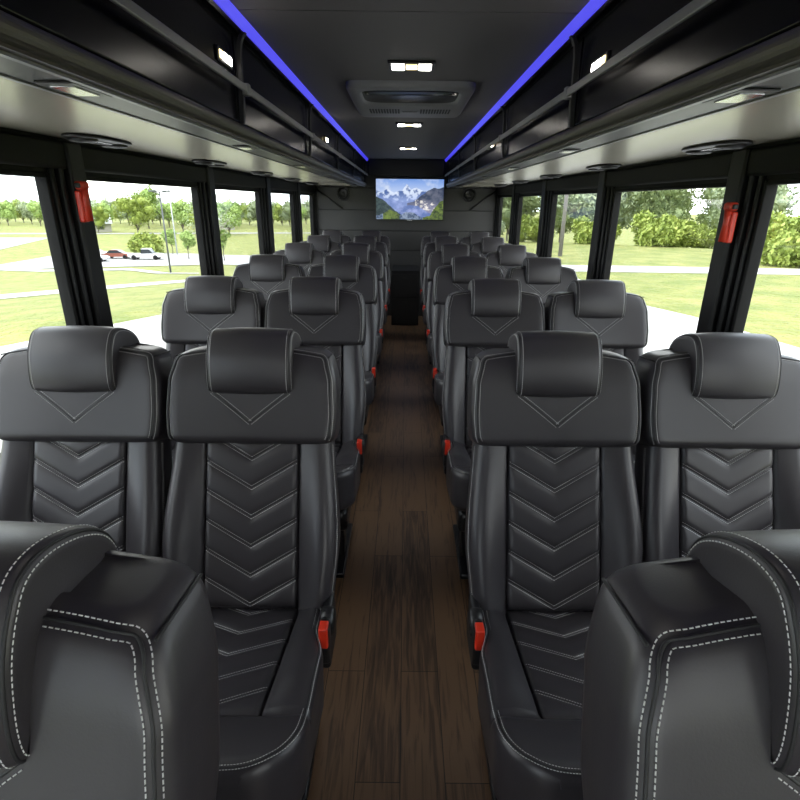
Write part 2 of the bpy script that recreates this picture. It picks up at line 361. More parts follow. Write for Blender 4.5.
# courtesy lights on the rack doors
def courtesy(sgn, y, zz, label):
    r = tag(empty('courtesy_light', (sgn * .500, y, zz)), label, 'light', 'courtesy lights on the rack doors')
    bb = MB(); bb.box(*sorted((0, -sgn * .006)), -.062, .062, -.018, .018, 0, .003); bb.build('bezel', M['plastic'], r)
    bb = MB(); bb.box(*sorted((-sgn * .005, -sgn * .009)), -.020, .050, -.010, .010, 0, .002); bb.build('lens', M['lamp'], r)
    bb = MB(); bb.box(*sorted((-sgn * .005, -sgn * .009)), -.050, -.026, -.010, .010, 0, .002); bb.build('amber_lens', M['lamp_warm'], r)
courtesy(-1, 1.67, 1.787, 'lit courtesy light on the front rack door, parking-lot side')
courtesy(-1, 3.62, 1.780, 'lit courtesy light halfway along the rack, parking-lot side')
courtesy(1, 1.59, 1.764, 'lit courtesy light on the front rack door, hedge side')
courtesy(1, 3.36, 1.740, 'lit courtesy light halfway along the rack, hedge side')

# ------------------------------------------------------------------ ceiling fittings
lamp_names = ['lit ceiling lamp behind the camera over the entrance', 'lit ceiling lamp above the foremost seats', 'lit ceiling lamp between camera and roof hatch', 'lit ceiling lamp just behind the roof hatch', 'lit ceiling lamp nearest the television']
for y, lb in zip((-.94, .68, 2.296, 3.897, 5.53), lamp_names):  # lamps out of view at the front are added to brighten the near seats
    r = tag(empty('ceiling_lamp', (.015, y, ZC)), lb, 'ceiling light', 'ceiling lamps')
    bb = MB(); bb.box(-.088, .088, -.058, .058, -.010, .0, 0, .004); bb.build('bezel', M['plastic'], r)
    for k in (-1, 1):
        bb = MB(); bb.box(k * .050 - .024, k * .050 + .024, -.04, .04, -.014, -.006, 0, .003); bb.build('lens', M['lamp'], r)
    bb = MB(); bb.box(-.020, .020, -.034, .034, -.013, -.006, 0, .003); bb.build('amber_lens', M['lamp_warm'], r)
hx, hy = .015, 3.02
r = tag(empty('roof_hatch', (hx, hy, ZC)), 'grey ceiling hatch with a dark oval opening and slotted grilles', 'ceiling vent')
bb = MB()
W, D = .285, .437
# frame built as rings round an oval opening
def oval(a, c, yc, n=40, p=4.0, z=0):
    out = []
    for k in range(n):
        t = 2 * pi * k / n; ct, st_ = cos(t), sin(t)
        out.append((a * math.copysign(abs(ct) ** (2 / p), ct), yc + c * math.copysign(abs(st_) ** (2 / p), st_), z))
    return out
outer = oval(W, D, 0, 40, 14); 
R = [[(x, y, 0) for x, y, _ in outer], [(x, y, -.018) for x, y, _ in outer], [(x * .965, y * .975, -.026) for x, y, _ in outer],
     oval(.238, .205, -.16, 40, 5, -.026), oval(.228, .195, -.16, 40, 5, -.022), oval(.224, .190, -.16, 40, 5, -.012)]
bb.loft(R, True, False, False); bb.build('frame', M['hatch'], r)
bb = MB(); bb.loft([oval(.226, .192, -.16, 40, 5, -.013), oval(.226, .192, -.16, 40, 5, -.001)]); 
bb.box(-.19, .19, -.30, -.24, -.019, -.010, 0, .003)
bb.build('opening_panel', M['gloss'], r)
for k in (-1, 1):
    bb = MB()
    for i in range(2):
        for j in range(11):
            x = k * .135 - .075 + j * .015; y = .165 + i * .075
            bb.box(x - .0045, x + .0045, y - .030, y + .030, -.0275, -.0255)
    bb.build('grille', M['matte_black'], r)
bb = MB(); bb.box(-.04, .04, .20, .23, -.030, -.025, 0, .003); bb.build('latch', M['hatch'], r)

# ------------------------------------------------------------------ air vents and lip lights under the racks
def vent_proto():
    r = empty('air_vent')
    bb = MB(); bb.loft([[(x, y, z) for x, y, _ in oval(a, c, 0, 36, 2.6)] for a, c, z in ((.062, .155, 0), (.062, .155, -.008), (.056, .148, -.014))]); bb.build('plate', M['plastic'], r)
    bb = MB(); bb.box(-.022, .022, -.045, .045, -.020, -.012, 0, .004); bb.build('centre_lens', M['chrome'], r)
    for y in (-.092, .092):
        bb = MB(); bb.lathe([(.040, -.010), (.042, -.020), (.036, -.027), (.026, -.025), (.022, -.016)], 20, xf=lambda p, y=y: (p[0], p[1] + y, p[2])); n = bb.build('nozzle', M['steel'], r)
        bb = MB(); bb.lathe([(.018, -.017), (.018, -.026), (.010, -.029), (.002, -.029)], 14, xf=lambda p, y=y: (p[0], p[1] + y, p[2])); bb.build('vane', M['plastic'], n)
    return r
vp = vent_proto(); rowword = ['first', 'second', 'third', 'fourth', 'fifth', 'sixth', 'seventh']
def lip_proto():
    r = empty('lip_light')
    bb = MB(); bb.box(-.032, .032, -.060, .060, -.004, 0, 0, .0015); bb.build('bezel', M['steel'], r)
    bb = MB(); bb.box(-.020, .020, -.040, .040, -.006, -.003, 0, .001); bb.build('lens', M['chrome'], r)
    return r
lp = lip_proto(); first = True
for sgn in (-1, 1):
    sd = 'parking-lot' if sgn < 0 else 'hedge'
    for k in range(6):
        v = vp if first else copy_tree(vp); l = lp if first else copy_tree(lp); first = False
        v.location = (sgn * .985, 1.876 + 1.025 * k, Z_RACK + .0005); v.scale = (1, 1, .6)
        tag(v, 'oval twin-nozzle air vent under the %s-side rack, %s from the camera' % (sd, rowword[k]), 'air vent', 'air vents under the racks')
        l.location = (sgn * .560, 1.02 + 1.025 * k, Z_RACK - .003)
        tag(l, 'small rectangular unlit lamp behind the %s-side rack lip, %s from the camera' % (sd, rowword[k]), 'lamp', 'lamps behind the rack lips')

# ------------------------------------------------------------------ emergency hammers on the pillars
for sgn in (-1, 1):
    sd = 'parking-lot' if sgn < 0 else 'hedge'
    r = tag(empty('emergency_hammer', (sgn * (WX - .045), 1.905 if sgn < 0 else 1.885, 1.430 if sgn < 0 else 1.385)), 'red emergency hammer holder on the black window pillar, %s side' % sd, 'emergency hammer', 'emergency hammers')
    rx = lambda p: (-sgn * p[0], p[1], p[2])
    bb = MB(); bb.box(0, .020, -.016, .016, -.080, .020, 0, .005, xf=rx); bb.build('holder', M['red'], r)
    bb = MB(); bb.box(.006, .036, -.024, .024, .022, .050, 0, .010, xf=rx); bb.build('hammer_head', M['red_lit'], r)
    bb = MB(); bb.tube([rx((.026, 0, .03)), rx((.026, 0, -.01)), rx((.024, 0, -.076))], [.013, .010, .015], 10); bb.build('handle', M['red_lit'], r)
    bb = MB(); bb.box(.012, .030, -.030, -.020, .028, .044, 0, .004, xf=rx); bb.build('tip', M['matte_black'], r)

# ------------------------------------------------------------------ television
tv = tag(empty('television', (.045, YR, CAM_H + .030)), 'flat screen television showing snowy mountains on the rear wall', 'television')
bb = MB(); bb.box(-.424, .424, -.052, -.014, -.243, .240, 0, .006); bb.build('bezel', M['plastic'], tv)
bb = MB(); bb.box(-.2, .2, -.016, -.001, -.12, .12); bb.build('wall_bracket', M['steel'], tv)
bb = MB(); bb.box(-.03, .03, -.054, -.040, -.249, -.240, 0, .003); bb.build('logo_tab', M['chrome'], tv)
NX, NZ = 192, 108
def fbm(seed, fx, fy, octs=6, rough=.55):
    rs_ = np.random.RandomState(seed); out = np.zeros((NZ + 1, NX + 1)); a = 1.0; tot = 0
    for _ in range(octs):
        g = rs_.rand(fy + 2, fx + 2); xs_ = np.linspace(0, fx, NX + 1); ys_ = np.linspace(0, fy, NZ + 1)
        xi = np.minimum(xs_.astype(int), fx); yi = np.minimum(ys_.astype(int), fy); tx = xs_ - xi; ty = (ys_ - yi)[:, None]
        tx = tx * tx * (3 - 2 * tx); ty = ty * ty * (3 - 2 * ty)
        G = lambda dy, dx: g[np.ix_(yi + dy, xi + dx)]
        out += a * ((G(0, 0) * (1 - tx) + G(0, 1) * tx) * (1 - ty) + (G(1, 0) * (1 - tx) + G(1, 1) * tx) * ty); tot += a; a *= rough; fx *= 2; fy *= 2
    return out / tot
UU, VV = np.meshgrid(np.linspace(0, 1, NX + 1), np.linspace(0, 1, NZ + 1))
n1 = fbm(1, 6, 4); n2 = fbm(2, 14, 9); n3 = fbm(3, 24, 16, 4, .7); edge = lambda P, k, sd: np.interp(UU, [p[0] for p in P], [p[1] for p in P]) + k * (fbm(sd, 10, 2, 5, .6) - .5)
C3 = lambda r, g, b: np.array([r, g, b])[None, None, :]
mixc = lambda a, b, t: a + (b - a) * np.clip(t, 0, 1)[..., None]
cl = mixc(C3(.48, .58, .80) * np.ones((NZ + 1, NX + 1, 1)), C3(.16, .30, .68), (VV - .62) / .36); cl = mixc(cl, C3(.62, .68, .80), (n1 - .52) * 3)
far = edge([(0, .72), (.08, .66), (.18, .76), (.27, .66), (.38, .73), (.45, .89), (.52, .75), (.60, .80), (.70, .70), (1, .62)], .10, 11)
snow = np.clip((n2 - .47) * 9 + (VV - .60) * 2, 0, 1); rock = mixc(C3(.07, .13, .34), C3(.62, .70, .86), snow); rock = mixc(rock, C3(.30, .40, .72), (.66 - VV) * 3.5)
cl = np.where((VV < far)[..., None], rock, cl)
haze = edge([(0, .50), (.2, .52), (.4, .44), (.6, .50), (1, .5)], .10, 12); cl = np.where((VV < haze)[..., None], mixc(C3(.10, .17, .42), C3(.34, .42, .74), n2 * 1.3 - .2), cl)
m2 = edge([(0, .1), (.48, .42), (.58, .48), (.66, .60), (.76, .70), (.86, .80), (.93, .78), (1, .82)], .07, 13)
cl = np.where(((VV < m2) & (UU > .46))[..., None], mixc(mixc(C3(.025, .04, .09), C3(.15, .16, .22), (n2 - .3) * 2), C3(.26, .26, .40), (.52 - VV) * 2.5), cl)
town = (n3 > .52) & (np.abs(VV - .36 + .25 * (UU - .7)) < .11) & (UU > .58) & (UU < .88); cl = np.where(town[..., None], C3(.66, .63, .60) * (.5 + n2[..., None]), cl)
lake = edge([(0, .0), (.2, .16), (.35, .30), (.5, .36), (.62, .34), (.75, .20), (1, .02)], .05, 14); cl = np.where((VV < lake)[..., None], mixc(C3(.10, .16, .40), C3(.30, .36, .66), (n2 - .35) * 2.5), cl)
m1 = edge([(0, .56), (.08, .50), (.16, .40), (.24, .28), (.34, .16), (.44, .05), (1, -.2)], .07, 15); cl = np.where((VV < m1)[..., None], mixc(C3(.012, .028, .035), C3(.05, .085, .085), (n3 - .35) * 2), cl)
lo = edge([(0, .10), (.12, .16), (.2, .26), (.3, .20), (.36, .10), (.44, .19), (.56, .17), (.66, .06), (.80, .10), (.86, .26), (.95, .44), (1, .50)], .08, 16)
gr = mixc(C3(.018, .035, .012), C3(.15, .22, .03), (n3 - .30) * 2.2); bl_ = mixc(C3(.04, .07, .14), C3(.34, .42, .56), (n3 - .35) * 2.5)
mid_ = ((UU > .35) & (UU < .70)) | (UU < .10); cl = np.where((VV < lo)[..., None], np.where(mid_[..., None], bl_, gr), cl)
colors = np.clip(cl, 0, 1)
me = bpy.data.meshes.new('screen')
sv = [(-.414 + .828 * i / NX, -.0535, -.232 + .464 * j / NZ) for j in range(NZ + 1) for i in range(NX + 1)]
sf = [(j * (NX + 1) + i, j * (NX + 1) + i + 1, (j + 1) * (NX + 1) + i + 1, (j + 1) * (NX + 1) + i) for j in range(NZ) for i in range(NX)]
me.from_pydata(sv, [], sf); ca = me.color_attributes.new('picture', 'FLOAT_COLOR', 'POINT')
ca.data.foreach_set('color', np.concatenate([colors.reshape(-1, 3), np.ones(((NX + 1) * (NZ + 1), 1))], 1).astype(np.float32).ravel())
sm = bpy.data.materials.new('lit_screen'); sm.use_nodes = True; b_ = sm.node_tree.nodes['Principled BSDF']
at_ = sm.node_tree.nodes.new('ShaderNodeVertexColor'); at_.layer_name = 'picture'
b_.inputs['Base Color'].default_value = (.01, .01, .01, 1); b_.inputs['Roughness'].default_value = .25; b_.inputs['Emission Strength'].default_value = 0.95
sm.node_tree.links.new(at_.outputs['Color'], b_.inputs['Emission Color']); me.materials.append(sm)
so = bpy.data.objects.new('screen', me); col.objects.link(so); so.parent = tv

# round wall speakers with a slanting strut on the rear wall, under each rack
for sgn in (-1, 1):
    sd = 'parking-lot' if sgn < 0 else 'hedge'
    r = tag(empty('rear_speaker', (sgn * .78, YR, 1.517)), 'round dark speaker on the rear wall under the %s-side rack' % sd, 'speaker', 'rear wall speakers')
    fw = lambda p: (p[0], -p[2], p[1])
    bb = MB(); bb.lathe([(.085, .0), (.085, .018), (.078, .024), (.070, .018), (.066, .006)], 28, xf=fw); bb.build('ring', M['steel'], r)
    bb = MB(); bb.lathe([(.066, .002), (.066, .008), (.03, .004), (.012, .012), (.002, .014)], 24, xf=fw); bb.build('cone', M['matte_black'], r)
    r = tag(empty('wall_strut', (sgn * .95, YR, 1.447)), 'slanting dark strut on the rear wall beside the %s-side speaker' % sd, 'strut', 'rear wall struts')
    bb = MB(); bb.tube([(sgn * .17, -.012, .125), (sgn * -.16, -.012, -.105)], .010, 8); bb.build('bar', M['steel'], r)

# black cabinet that closes the aisle at the rear
r = tag(empty('rear_cabinet', (0, 6.73, 0)), 'black cabinet closing the rear end of the aisle below the television', 'cabinet')
bb = MB(); bb.box(-.165, .165, -.28, .29, 0, .66, 0, .006); bb.build('body', M['matte_black'], r)
for z0, z1 in ((.03, .33), (.345, .62)):
    bb = MB(); bb.box(-.150, .150, -.292, -.279, z0, z1, 0, .004); d = bb.build('door', M['plastic'], r)
    bb = MB(); bb.box(-.03, .03, -.300, -.291, z1 - .05, z1 - .03, 0, .003); bb.build('handle', M['steel'], d)

# ------------------------------------------------------------------ coach seats
RC = radians(21.2); CT = radians(11.7)
def PB(x, s, n): return (x, s * sin(RC) - n * cos(RC), .431 + s * cos(RC) + n * sin(RC))       # backrest frame
def PC(x, s, n): return (x, .035 - s * cos(CT) + n * sin(CT), .412 + s * sin(CT) + n * cos(CT))  # cushion frame
NB = (0, -cos(RC), sin(RC)); NC = (0, sin(CT), cos(CT))

def slab(M_, S0, S1, hw, front, back, re, rend, P, nx=24, xs_abs=(), ns=26, mi=0):
    """padded panel: cross-sections across x swept along s; rounded at every edge. Returns the height function."""
    ss = sorted(set([S0 + rend * (1 - cos(k / 6 * pi / 2)) for k in range(7)] + [S1 - rend * (1 - cos(k / 6 * pi / 2)) for k in range(7)] +
                    [lerp(S0 + rend, S1 - rend, k / ns) for k in range(ns + 1)]))
    def endf(s):
        d = min(s - S0, S1 - s)
        return rend - sqrt(max(0, rend ** 2 - (rend - d) ** 2)) if d < rend else 0.0
    def height(x, s):
        w = hw(s); e = endf(min(max(s, S0), S1)); r = min(re, w * .4)
        h = front(x, s) - e; q = abs(x) - (w - r)
        if q > 0: h -= r - sqrt(max(0, r * r - min(q, r) ** 2))
        return h
    rings = []
    for s in ss:
        w = hw(s); e = endf(s); nb = back(s) + e; r = min(re, w * .4)
        ring = []; xs = list(xs_abs); lo = max([abs(x) for x in xs_abs], default=0)
        fl = w - r
        if xs: xs = sorted(set([-fl + (fl - lo) * k / 8 for k in range(8)] + xs + [lo + (fl - lo) * k / 8 for k in range(1, 9)]))
        else: xs = [lerp(-fl, fl, k / nx) for k in range(nx + 1)]
        pts = [(x, front(x, s) - e) for x in xs]
        he = front(fl, s) - e; rb = min(r, max(.001, (he - nb) * .45)); 
        arc = [(fl + r * sin(k / 6 * pi / 2), he - rb + rb * cos(k / 6 * pi / 2)) for k in range(1, 7)]
        arcb = [(fl + r * cos(k / 4 * pi / 2), nb + rb - rb * sin(k / 4 * pi / 2)) for k in range(1, 5)]
        right = arc + [(w, lerp(he - rb, nb + rb, .33)), (w, lerp(he - rb, nb + rb, .66)), (w, nb + rb)] + arcb
        backp = [(lerp(fl, -fl, k / 6), nb) for k in range(1, 6)]
        left = [(-x, n) for x, n in reversed(right)]
        rings.append([P(x, s, n) for x, n in pts + right + backp + left])
    M_.loft(rings, True, True, True, mi)
    return height

def chevrons(M_, S0, S1, W0, W1, apex0, pitch, slope, base, P, NN, puff=.0075, sew=True, flip=1):
    """quilted insert: rows run along the V seams; each band is a small pillow. Double stitching on each V."""
    nxh = 12; per = 10
    t = []; a = apex0 - 8 * pitch
    while a < S1 + pitch:
        t += [a + pitch * f for f in (0, .03, .07, .13, .25, .40, .55, .70, .82, .90, .96)]; a += pitch
    def prof(tt):
        u = ((tt - apex0) / pitch) % 1.0
        return puff * (1 - (1 - min(1, u / .30)) ** 3) * (1 - max(0, (u - .55) / .45) ** 3 * .85) + .0
    def width(s): return lerp(W0, W1, (s - S0) / (S1 - S0))
    def hgt(xf, s, tt):
        e = 1 - abs(xf); w = width(s); edge = min(1, e * w / .009); edge = sqrt(1 - (1 - edge) ** 2)
        se = min(1, min(s - S0, S1 - s) / .014); se = sqrt(max(0, 1 - (1 - se) ** 2))
        return base(s) - .012 + (.012 + prof(tt)) * edge * (.35 + .65 * se)
    cols_ = [math.copysign(1 - (1 - abs(k / nxh)) ** 1.4, k) for k in range(-nxh, nxh + 1)]
    V = []; F = []; n = len(cols_); keep = []
    for i, tt in enumerate(t):
        for xf in cols_:
            s = tt + flip * slope * abs(xf) * W0
            sc = min(max(s, S0), S1); x = xf * width(sc)
            V.append(P(x, sc, hgt(xf, sc, sc - flip * slope * abs(xf) * W0))); keep.append(s)
    for i in range(len(t) - 1):
        for j in range(n - 1):
            q = (i * n + j, i * n + j + 1, (i + 1) * n + j + 1, (i + 1) * n + j)
            if all(keep[k] <= S0 for k in q) or all(keep[k] >= S1 for k in q): continue
            F.append(q)
    M_.add(V, F, 0)
    if sew:
        a = apex0 - 8 * pitch
        while a < S1 + pitch:
            for dt in (-.0045, .0055):
                for sd in (-1, 1):
                    pts = []
                    for k in range(14):
                        xf = sd * k / 13 * .97; s = a + dt + flip * slope * abs(xf) * W0
                        if S0 + .004 < s < S1 - .004: pts.append(P(xf * width(s), s, hgt(xf, s, a + dt) + .0004))
                    if len(pts) > 1: M_.stitches(pts, lambda i: NN, 1, w=.0006)
            a += pitch

def seam(M_, path, normal, width=.006, welt=True, mi_t=1, mi_w=2, offs=None):
    """double stitching with a dark welt between, along a 3-D path"""
    P = [Vector(p) for p in path]
    for k in (-1, 1):
        q = []
        for i, p in enumerate(P):
            t = (P[min(i + 1, len(P) - 1)] - P[max(i - 1, 0)]).normalized(); n = Vector(normal(i)).normalized()
            q.append(p + t.cross(n).normalized() * width * k + n * .0006)
        M_.stitches(q, normal, mi_t)
    if welt: M_.tube([tuple(p) for p in P], .0016, 6, mi_w)

LE = [M['leather'], M['thread'], M['welt']]; LQ = [M['leather_soft'], M['thread'], M['welt']]
def make_seat(buckle_side=1):
    root = empty('coach_seat')
    # --- lower backrest with side bolsters
    hwb = lambda s: interp(s, [(-.07, .190), (.0, .210), (.18, .2238), (.47, .205)])
    def fb(x, s):
        a = abs(x)
        if a < .1215: return -.010
        if a < .1255: return lerp(-.010, .004, (a - .1215) / .004)
        u = (a - .1255) / (.20 - .1255); return .004 + .040 * sin(min(1, u * 1.05) * pi / 2) * interp(s, [(.14, 1), (.46, .35)])
    m = MB(); slab(m, -.07, .462, hwb, fb, lambda s: -.095, .030, .02, PB, xs_abs=[-.1255, -.1215, -.06, 0, .06, .1215, .1255], ns=22)
    for sd in (-1, 1):
        for w_ in (.016, .022):
            pts = [(sd * (hwb(s) - .006), s) for s in [lerp(-.02, .43, k / 30) for k in range(31)]]
            q = [PB(x + sd * (.006 - .0), s, fb(hwb(s) - .030, s) - .030 - (w_ - .016)) for x, s in pts]
            m.stitches([(p[0] + sd * .0006, p[1], p[2]) for p in q], lambda i, sd=sd: (sd, 0, 0), 1)
    back = m.build('backrest', LE, root)
    m = MB(); chevrons(m, .0, .440, .1240, .1200, .010, .0757, .575, lambda s: .002, PB, NB); m.build('quilted_insert', LQ, back)
    # --- shoulder panel (winged upper back)
    def PS(x, s, n):
        t = min(1, max(0, (s - .50) / .19)); return PB(x, s + .25 * t * t * (3 - 2 * t) * (-.02 - n) - .017 * t * max(0, (abs(x) - .09) / .11) ** 1.3, n)
    S0, S1 = .428, .686
    def hww(s):
        w = interp(s, [(S0, .216), (S0 + .08, .221), (S0 + .17, .218), (S1, .203)])
        for (edge, rr) in ((s - S0, .028), (S1 - s, .030)):
            if edge < rr: w -= rr - sqrt(max(0, rr * rr - (rr - edge) ** 2))
        return w
    def fw_(x, s): return .027 + .010 * (abs(x) / .22) ** 2 - .012 * max(0, (s - .60) / .09) ** 2 * (1 if abs(x) < 9 else 0)
    m = MB(); hgt = slab(m, S0, S1, hww, fw_, lambda s: -.092, .026, .022, PS, nx=28, ns=18)
    # V seam below the headrest
    for sd in (-1, 1):
        pts = [(sd * .100 * k / 14, lerp(.483, .566, k / 14)) for k in range(15)]
        seam(m, [PS(x, s, hgt(x, s) + .0002) for x, s in pts], lambda i: NB, .0055, welt=False)
        pp = [PS(x, s, hgt(x, s) - .0006) for x, s in pts]; m.tube(pp, .0016, 6, 2)
    # perimeter seam: up the sides and across the top
    for sd in (-1, 1):
        path = []; nr = []
        ss_ = [lerp(.440, S1 - .030, k / 22) for k in range(23)]
        for s in ss_:
            w = hww(s); path.append(PS(sd * (w - .014), s, hgt(w - .014, s) - .0006)); nr.append(Vector((sd * .45, 0, 0)) + Vector(NB) * .893)
        for k in range(1, 9):
            a = k / 8 * pi / 2; w0 = hww(S1 - .030) - .030; x = w0 + .016 * cos(a); s = S1 - .030 + .022 * sin(a)
            path.append(PS(sd * x, s, hgt(x, s) - .0004)); nr.append(Vector((sd * cos(a) * .45, sin(a) * sin(RC) * .5, sin(a) * cos(RC) * .5)) + Vector(NB) * .87)
        x = abs(path[-1][0])
        while x > .103:
            x -= .012; path.append(PS(sd * x, S1 - .008, hgt(x, S1 - .008) - .0004)); nr.append(Vector((0, sin(RC) * .55, cos(RC) * .55)) + Vector(NB) * .835)
        path = [tuple(Vector(p) + n * .0010) for p, n in zip(path, nr)]
        seam(m, path, lambda i, nr=nr: nr[min(i, len(nr) - 1)], .0062)
        # crease running back over the corner between the top and the side
        a = pi / 4; w0 = hww(S1 - .03) - .03; cr = [PS(sd * (w0 + .030 * cos(a)), S1 - .03 + .030 * sin(a), n) for n in (.018, -.01, -.04, -.075)]
        m.tube(cr, .0018, 6, 2)
    sh = m.build('shoulder_panel', LE, root)
    # --- headrest: a thick saddle over the top of the seat
    prof = catmull([(.020, .562), (.038, .564), (.051, .594), (.058, .645), (.053, .685), (.040, .712), (.008, .727), (-.040, .729), (-.080, .717), (-.106, .688),
                    (-.112, .650), (-.100, .636), (-.085, .632), (-.04, .628), (.0, .615), (.014, .59)], 5)
    ctr = (-.012, .672)
    m = MB(); rings = []; HWX = .107; r_ = .014; npf = len(prof)
    nrm = []
    for i in range(npf):
        a = prof[i - 1]; c = prof[(i + 1) % npf]; tx, ty = c[0] - a[0], c[1] - a[1]; L = hypot(tx, ty) or 1; nrm.append((ty / L, -tx / L))
    area = sum(prof[i][0] * prof[(i + 1) % npf][1] - prof[(i + 1) % npf][0] * prof[i][1] for i in range(npf))
    if area < 0: nrm = [(-a, -c) for a, c in nrm]
    xs = [(-HWX + r_ * (1 - sin(k / 5 * pi / 2)), r_ * (1 - cos(k / 5 * pi / 2))) for k in range(5, -1, -1)]
    xs = [(-HWX + r_ * (1 - cos(k / 5 * pi / 2)), r_ * (1 - sin(k / 5 * pi / 2))) for k in range(6)]
    xs = xs + [(lerp(-HWX + r_, HWX - r_, k / 8), -.0035 * sin(pi * k / 8)) for k in range(1, 8)] + [(-x, ins) for x, ins in reversed(xs)]
    for x, ins in xs: rings.append([PB(x, p[1] - n[1] * ins, p[0] - n[0] * ins) for p, n in zip(prof, nrm)])
    m.loft(rings, True, True, True, 0)
    outer_i = list(range(2, 46))
    for sd in (-1, 1):
        for ins, xo in ((.0024, HWX - .0115), (.0105, HWX - .0008)):
            path = [PB(sd * (xo + .0006 * (ins > .005)), prof[i][1] - nrm[i][1] * (ins - .0024), prof[i][0] - nrm[i][0] * (ins - .0024)) for i in outer_i]
            nn = [(Vector(PB(0, nrm[i][1], nrm[i][0])) - Vector(PB(0, 0, 0)) if ins < .005 else Vector((sd, 0, 0))) for i in outer_i]
            m.stitches(path, lambda i, nn=nn: nn[min(i, len(nn) - 1)], 1)
        wl_ = [PB(sd * (HWX - .0040), prof[i][1] - nrm[i][1] * .0040, prof[i][0] - nrm[i][0] * .0040) for i in outer_i]
        m.tube(wl_, .0016, 6, 2)
    m.build('headrest', LE, root)
    # --- cushion
    bsd = buckle_side
    def hwc(s):
        w = interp(s, [(0, .192), (.15, .197), (.26, .222), (.56, .222)])
        R_ = .10; d = .550 - s
        if d < R_: w -= R_ - sqrt(max(0, R_ * R_ - (R_ - d) ** 2))
        return w
    def fc(x, s):
        a = abs(x); h = .010
        edge = 0.125
        if s < .410:
            if a < edge: h = -.008
            elif a < edge + .004: h = lerp(-.008, .010, (a - edge) / .004)
            else: h = .010 + .026 * interp(s, [(.30, 1), (.41, .42)]) * sin(min(1, (a - edge - .004) / .055) * pi / 2)
        elif s < .414: h = lerp(-.008 if a < edge else .010 + .026 * sin(min(1, max(0, a - edge - .004) / .055) * pi / 2), .008, 1)
        else: h = .008 + .010 * sin(min(1, (s - .414) / .07) * pi / 2) + .012 * (a / .2) ** 2
        return h
    m = MB(); hgc = slab(m, -.01, .550, hwc, fc, lambda s: -.115, .022, .030, PC, xs_abs=[-.129, -.125, -.07, 0, .07, .125, .129], ns=60)
    path = []; nr = []
    for sd in (-1, 1):
        seq = []
        for k in range(48):
            s = 0 if k < 30 else None
            if k < 30: s = lerp(.02, .45, k / 29); w = hwc(s)
            else: a = (k - 29) / 18 * pi / 2; s = .450 + .094 * sin(a); w = hwc(.44) - .10 + .10 * cos(a)
            seq.append((sd * (w - .010), s))
        x = abs(seq[-1][0])
        while x > 0: x -= .015; seq.append((sd * max(x, 0), .544))
        pth = [PC(x, s - 0, hgc(x, min(s, .520)) + .0004) for x, s in seq]
        seam(m, pth, lambda i: NC, .005, welt=False)
        m.tube([(p[0], p[1], p[2] - .0008) for p in pth], .0016, 6, 2)
    m.tube([PC(x, .412, .006) for x in (-.2, -.13, 0, .13, .2)], .002, 6, 2)
    cu = m.build('seat_cushion', LE, root)
    m = MB(); chevrons(m, .02, .410, .124, .124, .055, .083, .50, lambda s: .000, PC, NC, flip=-1); m.build('quilted_insert', LQ, cu)
    # --- hard parts
    m = MB(); m.box(-.185, .185, -.40, .03, .245, .335, 0, .02, xf=lambda p: p); m.build('seat_frame', M['plastic'], root)
    for sd in (-1, 1):
        m = MB(); m.box(sd * .13 - .02, sd * .13 + .02, -.24, -.16, .02, .26, 0, .006); m.box(sd * .13 - .03, sd * .13 + .03, -.36, .0, 0, .025, 0, .006); m.build('leg', M['steel'], root)
    m = MB(); slab(m, -.05, .60, lambda s: .188, lambda x, s: -.09, lambda s: -.118, .01, .01, PB, nx=6, ns=6); m.build('back_shell', M['plastic'], root)
    if buckle_side:
        q = buckle_side
        m = MB(); m.box(q * .208 - .012, q * .208 + .012, -.105, .02, .335, .478, 0, .010); 
        m.lathe([(.034, -.016), (.036, .0), (.034, .012), (.026, .016), (.002, .017)], 24, xf=lambda p: (q * (.212 + p[2] * 1.0) , p[0] - .06, p[1] + .448))
        m.build('recline_hinge', M['plastic'], root)
        m = MB(); m.box(q * .214 - .013, q * .214 + .013, -.150, -.112, .400, .508, 0, .007); bk = m.build('belt_buckle', M['plastic'], root)
        m = MB(); m.box(q * .214 - .0105, q * .214 + .0105, -.158, -.126, .455, .512, 0, .004); m.build('release_button', M['red'], bk)
    return root

seat_in_l = make_seat(1); seat_in_r = make_seat(-1); seat_out = make_seat(0)
for i, sg in enumerate((-1, 1)):                    # low step under the foremost pair of seats
    b = MB(); b.box(min(sg * .20, sg * 1.14), max(sg * .20, sg * 1.14), -.42, .32, 0, .049, 0, .01); struct(b.build('trim_%d' % (4 + i), M['matte_black']))
fresh = {0: True, 1: True, 2: True}
ROWS = [.094 + 1.008 * k for k in range(7)]
where = ['row beside the camera', 'second row from the camera', 'third row from the camera', 'middle row of the coach', 'third row from the rear wall', 'second row from the rear wall', 'last row before the rear wall']
for k, y in enumerate(ROWS):
    for xi, (x, proto, kind) in enumerate(((-.8450, seat_out, 0), (-.3940, seat_in_l, 1), (.3940, seat_in_r, 2), (.8450, seat_out, 0))):
        s = proto if fresh[kind] else copy_tree(proto); fresh[kind] = False
        s.location = (x, y + (.015 if k == 0 else 0), .050 if k == 0 else 0)
        sd = 'parking-lot' if x < 0 else 'hedge'; pos = 'window' if abs(x) > .6 else 'aisle'
        tag(s, 'charcoal leather %s seat on the %s side, %s' % (pos, sd, where[k]), 'seat', 'charcoal quilted coach seats')

